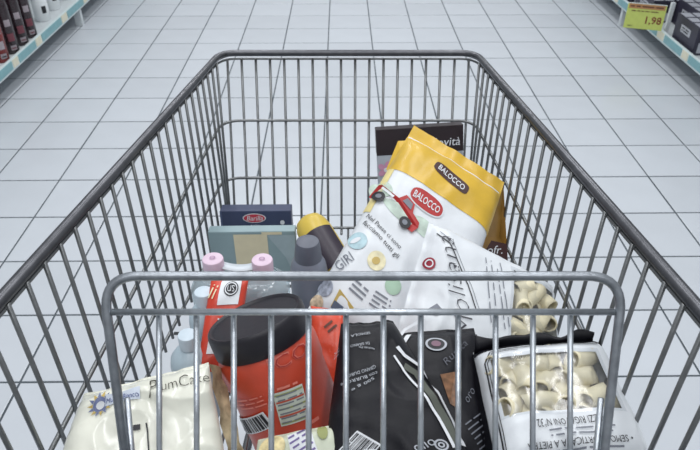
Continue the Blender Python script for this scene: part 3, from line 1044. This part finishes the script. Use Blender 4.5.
E1 = Pouch(W(320, 490, 0.70), W(482, 480, 0.705), W(341, 325, 0.81), W(393, 321, 0.82), 0.05, (0.02, 0.02), 4, 4, 0.004, 23, 12)
e1 = root_of('pasta_bag', [E1.BL, E1.BR, E1.TL, E1.TR], 'black bag with white upside-down print next to the red jar', 'bag', 'bags of pasta in the cart')
E1.build('bag_body', bag_black, e1)
fw_, fh = E1.w, E1.h
ptext(E1, 'SEMOLA', (370, 334), (351, 337), pg, e1, 0.0035)
ptext(E1, 'DI GRANO', (369, 344), (351, 347), pg, e1, 0.0035)
ptext(E1, 'macinato fine', (374, 350), (359, 348), pg, e1, 0.003)
ptext(E1, 'GRANO DURO', (376, 367), (348, 377), pg, e1, 0.0042)
ptext(E1, 'con BURRO e', (378, 373), (342, 386), pg, e1, 0.0042)
ptext(E1, '500 g e', (374, 378), (352, 391), pg, e1, 0.0045)
plines(E1, (334, 357), (341, 351), 3, 0.004, pg, e1, 52, 0.25)
# pale double edge with an olive band along the right side
pline(E1, 'white_edge', [(397, 347), (404, 356), (420, 368), (436, 392), (452, 424), (462, 446)], 0.0055, prt_w, e1, 0.0016)
pline(E1, 'olive_band', [(404, 366), (416, 374), (430, 394), (444, 418), (456, 444)], 0.009, mat('print_olive', (92, 96, 88), 0.45), e1, 0.0014)
pline(E1, 'white_edge', [(394, 356), (404, 372), (420, 390), (438, 418), (454, 448)], 0.0030, prt_w, e1, 0.0017)
cx_, cy_ = at(E1, 441, 445)
lb = disc(E1, 'round_logo', cx_, cy_, 0.0060, 0.0060, pg, e1, 0.002, 0, 24, 1, 0.72)
disc(E1, 'logo_heart', cx_, cy_, 0.003, 0.003, pg, lb, 0.002, 0, 18, 1, 0.5)
ptext(E1, 'olio', (413, 448), (433, 440), pg, e1)
cx_, cy_, L, rot_ = span(E1, (347, 449), (362, 436))
barcode(E1, cx_ + 0.004, cy_ - 0.006, 0.026, 0.026, e1, -0.7, 7)

# --- big red jar with a black lid
ax = (math.cos(R(15)) * (0.33 * RT + 0.944 * DN) + math.sin(R(15)) * FW).normalized()
jt = W(254, 316, 0.80)
JH = 0.198
jb = jt + ax * JH
jar = thing('plastic_jar', jb, 'round red plastic jar with a black screw lid leaning in the cart', 'jar')
red_m = mat('jar_red', (204, 74, 50), 0.36, var=0.06, coat=0.08)
lid_m = mat('jar_lid_black', (32, 30, 38), 0.45, var=0.08, bump=0.05, bscale=120)
jr = 0.0635
jprof = [(jr * 0.88, 0), (jr * 0.95, 0.004), (jr * 0.97, 0.012), (jr * 0.97, JH - 0.078), (jr * 1.0, JH - 0.072), (jr * 1.0, JH - 0.050), (jr * 0.985, JH - 0.043), (jr * 0.95, JH - 0.037), (jr * 0.9, JH - 0.032), (jr * 0.9, JH - 0.02)]
lathe('jar_body', jb, -ax, jprof, red_m, jar, 56)
lathe('lid', jb, -ax, [(0.0600, JH - 0.033), (0.0615, JH - 0.031), (0.0615, JH - 0.006), (0.0605, JH - 0.002), (0.0585, JH), (0.056, JH - 0.001), (0.0545, JH - 0.003), (0.02, JH - 0.0032)], lid_m, jar, 64)
sf = Round(jb, -ax, jr * 0.975, -FW)
lt_red = mat('jar_print_pink', (226, 128, 112), 0.4)
sfu = Round(jb, -ax, jr, -FW)
ptext(sfu, 'ICO', (268, 366), (306, 346), lt_red, jar, 0.0175, 0.012, 0, 0.0012)
ptext(sfu, 'ICO', (269, 366), (305, 347), red_p, jar, 0.0150, -0.02, 0, 0.0022)
cx_, cy_, L, rot_ = span(sf, (239, 424), (269, 418))
barcode(sf, cx_, cy_, L, 0.022, jar, rot_, 5)
plines(sf, (239, 404), (267, 398), 3, 0.0055, lt_red, jar, 61, 0.3)
cx_, cy_, L, rot_ = span(sf, (277, 410), (306, 400))
ip = patch(sf, 'ingredient_panel', cx_ - L / 2, cx_ + L / 2, cy_ - 0.022, cy_ + 0.022, mat('panel_pale', (206, 212, 200), 0.45), jar, 0.0010, 12, 8, rot_)
for k in range(5):
    yk = cy_ + 0.0195 - k * 0.0092
    patch(sf, 'panel_band', cx_ - L * 0.46, cx_ + L * 0.46, yk - 0.0022, yk, mat('panel_red', (190, 84, 66), 0.45) if k % 2 else mat('panel_olive', (150, 156, 96), 0.45), ip, 0.0018, 10, 1, rot_, cx_, cy_)
small_lines(sf, cx_, cy_, L * 0.9, 7, 0.0058, grey_p, ip, rot_, 63, 0.3)
plines(sf, (276, 389), (298, 381), 1, 0.006, lt_red, jar, 64, 0.5)
plines(sf, (307, 424), (319, 416), 1, 0.009, lt_red, jar, 65, 0.5)

# --- cream cake bag at the lower left
K = Pouch(W(50, 500, 0.69), W(234, 500, 0.705), W(84, 394, 0.745), W(209, 363, 0.76), 0.060, (0.02, 0.025), 4, 5, 0.0075, 31, 12, 0.0, 0.0055)
kb = root_of('cake_bag', [K.BL, K.BR, K.TL, K.TR], 'cream plastic bag of cakes crumpled in the lower left corner', 'bag')
K.build('bag_body', bag_cream, kb, 76, 80)
kw, kh = K.w, K.h
dol = mat('print_dark_olive', (62, 58, 48), 0.5)
ptext(K, 'P', (149, 389), (157.5, 387), dol, kb, 0.0185, -0.012)
ptext(K, 'lumCake', (159, 388), (208, 378), dol, kb, 0.0115, -0.012)
sun = mat('sun_blue', (112, 122, 160), 0.5)
sx_, sy_ = at(K, 101, 405)
for k in range(14):
    a = k * 2 * math.pi / 14
    poly(K, 'sun_ray', [(0.0088, -0.0020), (0.0150, 0.0), (0.0088, 0.0020)], gold if k % 2 else sun, kb, 0.002, sx_, sy_, a)
disc(K, 'sun_disc', sx_, sy_, 0.0085, 0.0085, sun, kb, 0.002)
disc(K, 'sun_heart', sx_, sy_, 0.005, 0.005, prt_w, kb, 0.0026)
cx_, cy_, L, rot_ = span(K, (106, 401), (140, 393))
rb = patch(K, 'ribbon', cx_ - L / 2, cx_ + L / 2, cy_ - 0.006, cy_ + 0.006, mat('ribbon_pale', (206, 214, 226), 0.45), kb, 0.0022, 10, 3, rot_)
text(K, 'Mulino Bianco', cx_, cy_, L * 0.94, blue_p, rb, rot_, 0.006, 0.003)
ppoly(K, 'dark_mark', [(133, 425), (141, 424), (141, 430), (133, 431)], prt_k, kb, 0.002)
pline(K, 'dark_line', [(147, 423), (149, 452)], 0.0015, prt_k, kb, 0.002)
# printed end of the bag
q0, q1, q2, q3 = W(209, 364, 0.76), W(221, 368, 0.785), W(250, 475, 0.745), W(234, 485, 0.72)
V, Fc = [], []
for i in range(11):
    for j in range(4):
        a, b = i / 10, j / 3
        V.append((q0 * (1 - a) + q3 * a) * (1 - b) + (q1 * (1 - a) + q2 * a) * b + Vector((0.002, 0, 0.001)) * math.sin(i * 2.1 + j))
for i in range(10):
    for j in range(3):
        q = i * 4 + j
        Fc.append((q, q + 1, q + 5, q + 4))
mesh_obj('end_fold', V, Fc, mat('end_fold_print', (186, 172, 140), 0.42, var=0.5, scale=60), kb, True)

# --- small printed pack at the bottom edge
L_ = Pouch(W(252, 492, 0.70), W(352, 485, 0.70), W(258, 440, 0.735), W(338, 424, 0.735), 0.028, (0.03, 0.04), 4, 4, 0.003, 37, 14)
lp = root_of('snack_packet', [L_.BL, L_.BR, L_.TL, L_.TR], 'small pale green and white packet below the red jar', 'packet')
L_.build('packet_body', mat('packet_pale_green', (206, 212, 190), 0.36, var=0.08, scale=30, bump=0.2), lp, 30, 24)
disc(L_, 'cream_print', -0.028, L_.h * 0.22, 0.015, 0.012, mat('packet_cream', (222, 206, 156), 0.45, var=0.3, scale=120), lp, 0.0018)
patch(L_, 'white_print', -0.008, 0.02, -L_.h * 0.1, L_.h * 0.42, prt_w, lp, 0.0016, 8, 6, 0.2)
small_lines(L_, 0.006, L_.h * 0.2, 0.026, 5, 0.006, mat('print_violet', (110, 96, 150), 0.5), lp, 0.4, 71, 0.35)
disc(L_, 'leaf_print', 0.030, L_.h * 0.34, 0.006, 0.008, mat('leaf_olive', (150, 156, 96), 0.5), lp, 0.002)

# --- orange packet behind the jar
M_ = Pouch(W(310, 405, 0.91), W(350, 405, 0.91), W(311, 306, 0.958), W(346, 312, 0.958), 0.022, (0.02, 0.03), 4, 4, 0.003, 41, 14)
mp = root_of('snack_packet', [M_.BL, M_.BR, M_.TL, M_.TR], 'narrow orange-red packet squeezed between the red jar and a black bag', 'packet')
M_.build('packet_body', mat('packet_orange', (214, 74, 44), 0.32, var=0.12, scale=50, bump=0.2), mp, 24, 28)
plines(M_, (326, 330), (336, 322), 2, 0.008, mat('print_brown', (96, 56, 40), 0.5), mp, 77, 0.4)

# --- red and white packet behind the jar lid
Q_ = Pouch(W(196, 372, 0.86), W(234, 372, 0.865), W(211, 281, 0.898), W(249, 278, 0.902), 0.020, (0.02, 0.02), 4, 5, 0.002, 43, 14)
qp = root_of('wipes_packet', [Q_.BL, Q_.BR, Q_.TL, Q_.TR], 'red packet with a white panel and round black emblem behind the jar lid', 'packet')
Q_.build('packet_body', mat('packet_red', (206, 66, 46), 0.36, var=0.06, bump=0.15), qp, 24, 32)
wp = patch(Q_, 'white_panel', -0.010, 0.017, Q_.h * 0.20, Q_.h * 0.49, prt_w, qp, 0.0014, 8, 8, 0.0)
lb = disc(Q_, 'round_emblem', 0.005, Q_.h * 0.37, 0.009, 0.010, prt_k, qp, 0.0022)
disc(Q_, 'emblem_ring', 0.005, Q_.h * 0.37, 0.0076, 0.0085, prt_w, lb, 0.0028, 0, 24, 1, 0.82)
text(Q_, 'US', 0.005, Q_.h * 0.37, 0.008, prt_w, lb, 0, 0.008, 0.003)
small_lines(Q_, -0.0175, Q_.h * 0.36, 0.022, 2, 0.005, cream_p, qp, 1.35, 81, 0.35)
small_lines(Q_, -0.006, Q_.h * -0.05, 0.03, 2, 0.007, prt_w, qp, 1.2, 82, 0.4)
patch(Q_, 'white_print', -0.014, -0.004, -Q_.h * 0.32, -Q_.h * 0.10, prt_w, qp, 0.0016, 4, 6)

# --- bottles with pink caps held together by film
milk = mat('bottle_translucent', (206, 218, 224), 0.3, var=0.03, trans=0.25)
pink = mat('cap_pink', (222, 198, 215), 0.4, var=0.05)
pinkd = mat('cap_pink_print', (176, 140, 172), 0.5)
def bottle_at(px, py, d, r, cap_r, m, capm, name, label, group, neck=0.03, emb=True):
    top = W(px, py, d)
    zf = Z(flodz(top.y)) + 0.003
    t = thing(name, (top.x, top.y, zf), label, 'bottle', group)
    h = top.z - zf
    hc = 0.020
    lathe('bottle_body', (top.x, top.y, zf), (0, 0, 1), [(r * 0.9, 0), (r, 0.006), (r, h - hc - neck - 0.012), (r * 0.93, h - hc - neck), (r * 0.66, h - hc - neck * 0.45), (cap_r * 0.92, h - hc - 0.004), (cap_r * 0.9, h - hc)], m, t, 36)
    cp = lathe('cap', (top.x, top.y, zf + h - hc - 0.001), (0, 0, 1), [(cap_r, 0), (cap_r, hc - 0.002), (cap_r * 0.95, hc), (cap_r * 0.85, hc + 0.0006)], capm, t, 32)
    if emb:
        sft = Flat((top.x, top.y, top.z + 0.0006), (1, 0, 0), (0, 1, 0))
        disc(sft, 'cap_emblem', 0, 0, cap_r * 0.28, cap_r * 0.24, pinkd, cp, 0.0006, 0, 16, 1, 0.6)
    return top, zf, h
p1, z1, h1 = bottle_at(212.5, 258, 0.943, 0.034, 0.0155, milk, pink, 'milk_bottle', 'translucent white bottle with a pink cap, nearer the left wires', 'pink-capped bottles')
p2, z2, h2 = bottle_at(262, 259, 0.943, 0.034, 0.0155, milk, pink, 'milk_bottle', 'translucent white bottle with a pink cap, nearer the grey bottle', 'pink-capped bottles')
wrapf = film_mat('shrink_film', (226, 236, 240), 0.15, 0.15, 0.8, 40, 0.30)
# shrink film round both bottles
sh = []
zt = z1 + h1 - 0.052
for (rr, zz) in ((0.0375, z1 + 0.004), (0.0375, zt), (0.032, zt + 0.012), (0.022, zt + 0.020)):
    ring = []
    for k in range(20):
        a = math.pi / 2 + math.pi * k / 19
        ring.append(Vector((p1.x + rr * math.cos(a), p1.y + rr * math.sin(a), zz)))
    for k in range(20):
        a = -math.pi / 2 + math.pi * k / 19
        ring.append(Vector((p2.x + rr * math.cos(a), p2.y + rr * math.sin(a), zz)))
    sh.append(ring)
V = [p for r_ in sh for p in r_]
Fc = []
for i in range(3):
    for j in range(40):
        j2 = (j + 1) % 40
        Fc.append((i * 40 + j, i * 40 + j2, (i + 1) * 40 + j2, (i + 1) * 40 + j))
wr_ = mesh_obj('shrink_wrap', V, Fc, wrapf, None, True)
tag(wr_, 'clear shrink film stretched round the two pink-capped bottles', 'plastic film')
# carrying strap of the twin pack
st = [Vector((p1.x + 0.014, p1.y, p1.z - 0.014)), Vector(((p1.x + p2.x) / 2, p1.y - 0.004, p1.z - 0.020)), Vector((p2.x - 0.014, p2.y, p2.z - 0.014))]
V = []
for k in range(9):
    f = k / 8
    c_ = (1 - f) ** 2 * st[0] + 2 * f * (1 - f) * st[1] + f * f * st[2]
    for dy in (-0.008, 0.008):
        for dz in (0, 0.0012):
            V.append(c_ + Vector((0, dy, dz)))
Fc = []
for k in range(8):
    a = 4 * k
    Fc += [(a, a + 2, a + 6, a + 4), (a + 1, a + 5, a + 7, a + 3), (a, a + 4, a + 5, a + 1), (a + 2, a + 3, a + 7, a + 6)]
o = mesh_obj('carry_strap', V, Fc, mat('strap_white', (214, 222, 228), 0.35), None, True)
tag(o, 'pale plastic strap joining the necks of the pink-capped bottles', 'strap')
pale_b = mat('bottle_pale_blue', (190, 208, 218), 0.3, var=0.05, trans=0.1)
capb = mat('cap_pale_blue', (204, 218, 228), 0.4)
bottle_at(203, 291, 0.890, 0.026, 0.0125, pale_b, capb, 'yogurt_bottle', 'small pale blue bottle in front of the pink-capped bottles', 'small pale blue bottles', 0.02, False)
bottle_at(187, 334, 0.850, 0.029, 0.0125, pale_b, capb, 'yogurt_bottle', 'small pale blue bottle just above the cream bag', 'small pale blue bottles', 0.02, False)

# --- cartons behind the bottles
def carton_by_face(name, label, TLp, TRp, dep, height, thick, m, lean=0.0):
    a, b = W(*TLp, dep), W(*TRp, dep)
    r_ = (b - a).normalized()
    u_ = Vector((0, lean, 1)).normalized()
    n_ = r_.cross(u_).normalized()
    u_ = n_.cross(r_).normalized()
    wd = (b - a).length
    zf = Z(flodz(a.y - 0.0)) + 0.004
    ht = min(height, (min(a.z, b.z) - zf) / u_.z) if height else (min(a.z, b.z) - zf) / u_.z
    c = (a + b) / 2 - u_ * ht / 2
    t = thing(name, (c.x, c.y, c.z - ht / 2), label, 'box')
    box('carton_body', c - n_ * thick / 2, wd, ht, thick, m, t, Matrix((r_, u_, n_)).transposed(), 0.002)
    return t, Flat(c, r_, u_), wd, ht
blue_c = mat('carton_blue', (66, 74, 102), 0.4, var=0.08, scale=20)
t, sf, wd, ht = carton_by_face('pasta_carton', 'dark blue carton with a red oval logo behind the teal carton', (219.5, 211), (291, 210.5), 1.285, None, 0.03, blue_c, 0.12)
lb = disc(sf, 'oval_logo', -0.003, ht / 2 - 0.016, 0.023, 0.0105, prt_w, t, 0.0008, 0, 30, 1)
disc(sf, 'oval_red', -0.003, ht / 2 - 0.016, 0.021, 0.0088, mat('logo_red', (198, 64, 80), 0.45), lb, 0.0014, 0, 30, 1)
text(sf, 'Barilla', -0.002, ht / 2 - 0.0155, 0.032, prt_w, lb, 0, 0.0105, 0.002, 0, 0.25)
text(sf, 'PASTA', -0.002, ht / 2 - 0.033, 0.018, prt_w, t, 0, 0.0045, 0.0012)
disc(sf, 'white_picture', 0.052, ht / 2 - 0.040, 0.013, 0.007, prt_w, t, 0.0008, 0, 20, 1)
disc(sf, 'white_picture', 0.052, ht / 2 - 0.026, 0.0045, 0.005, prt_w, t, 0.0008, 0, 16, 1)
patch(sf, 'pale_side', -wd / 2, -wd / 2 + 0.004, -ht / 2, ht / 2, mat('carton_blue_light', (84, 96, 128), 0.4), t, 0.0008, 1, 2)

teal_c = mat('carton_teal', (146, 168, 173), 0.42, var=0.06, scale=20)
t, sf, wd, ht = carton_by_face('tea_carton', 'teal carton with a cream panel standing behind the pink-capped bottles', (207.5, 232), (295, 231), 1.19, None, 0.022, teal_c, 0.05)
patch(sf, 'cream_panel', -wd / 2 + 0.046, -wd / 2 + 0.108, -ht / 2, ht / 2 - 0.006, mat('carton_cream', (226, 216, 184), 0.45, var=0.04), t, 0.0007, 1, 1)
patch(sf, 'cream_tab', -wd / 2 + 0.098, -wd / 2 + 0.135, ht / 2 - 0.007, ht / 2 - 0.001, mat('carton_cream', (226, 216, 184), 0.45), t, 0.0009, 1, 1)
poly(sf, 'pale_triangle', [(0.028, ht / 2 - 0.008), (wd / 2 - 0.001, ht / 2 - 0.008), (wd / 2 - 0.001, -ht / 2), (0.06, 0)], mat('carton_teal_pale', (164, 182, 188), 0.42), t, 0.0008)

# --- grey shampoo bottle
top = W(307.5, 241, 1.047)
zf = Z(flodz(top.y)) + 0.003
h = top.z - zf
grey_b = mat('bottle_grey', (124, 129, 142), 0.4, var=0.05)
grey_c = mat('cap_grey', (98, 102, 114), 0.42, var=0.05)
t = thing('shampoo_bottle', (top.x, top.y, zf), 'dark grey bottle with a matching cap standing by the teal carton', 'bottle')
lathe('bottle_body', (top.x, top.y, zf), (0, 0, 1), [(0.026, 0), (0.029, 0.005), (0.031, 0.05), (0.031, h - 0.06), (0.0285, h - 0.045), (0.024, h - 0.036), (0.021, h - 0.032)], grey_b, t, 40)
lathe('cap', (top.x, top.y, zf + h - 0.034), (0, 0, 1), [(0.0225, 0), (0.0222, 0.008), (0.0195, 0.030), (0.0180, 0.0335), (0.0140, 0.0348)], grey_c, t, 40)

# --- yellow bottle with a dark label, leaning behind the grey one
ya = (W(338, 270, 1.15) - W(309, 222, 1.20)).normalized()
ytop = W(307, 219, 1.20)
yax = -ya
ln = 0.135
ybs = ytop + ya * ln
t = thing('detergent_bottle', ybs, 'yellow bottle with a dark label tilted behind the grey bottle', 'bottle')
lathe('bottle_body', ybs, yax, [(0.026, 0), (0.031, 0.006), (0.032, 0.03), (0.032, ln - 0.036), (0.0295, ln - 0.018), (0.024, ln - 0.006), (0.015, ln)], mat('bottle_yellow', (214, 186, 80), 0.36, var=0.06), t, 40)
sfr = Round(ybs, yax, 0.032, Vector((0.25, -0.9, 0.35)))
patch(sfr, 'dark_label', -0.034, 0.034, 0.012, ln - 0.042, mat('label_dark_plum', (52, 44, 56), 0.42), t, 0.0008, 20, 6)
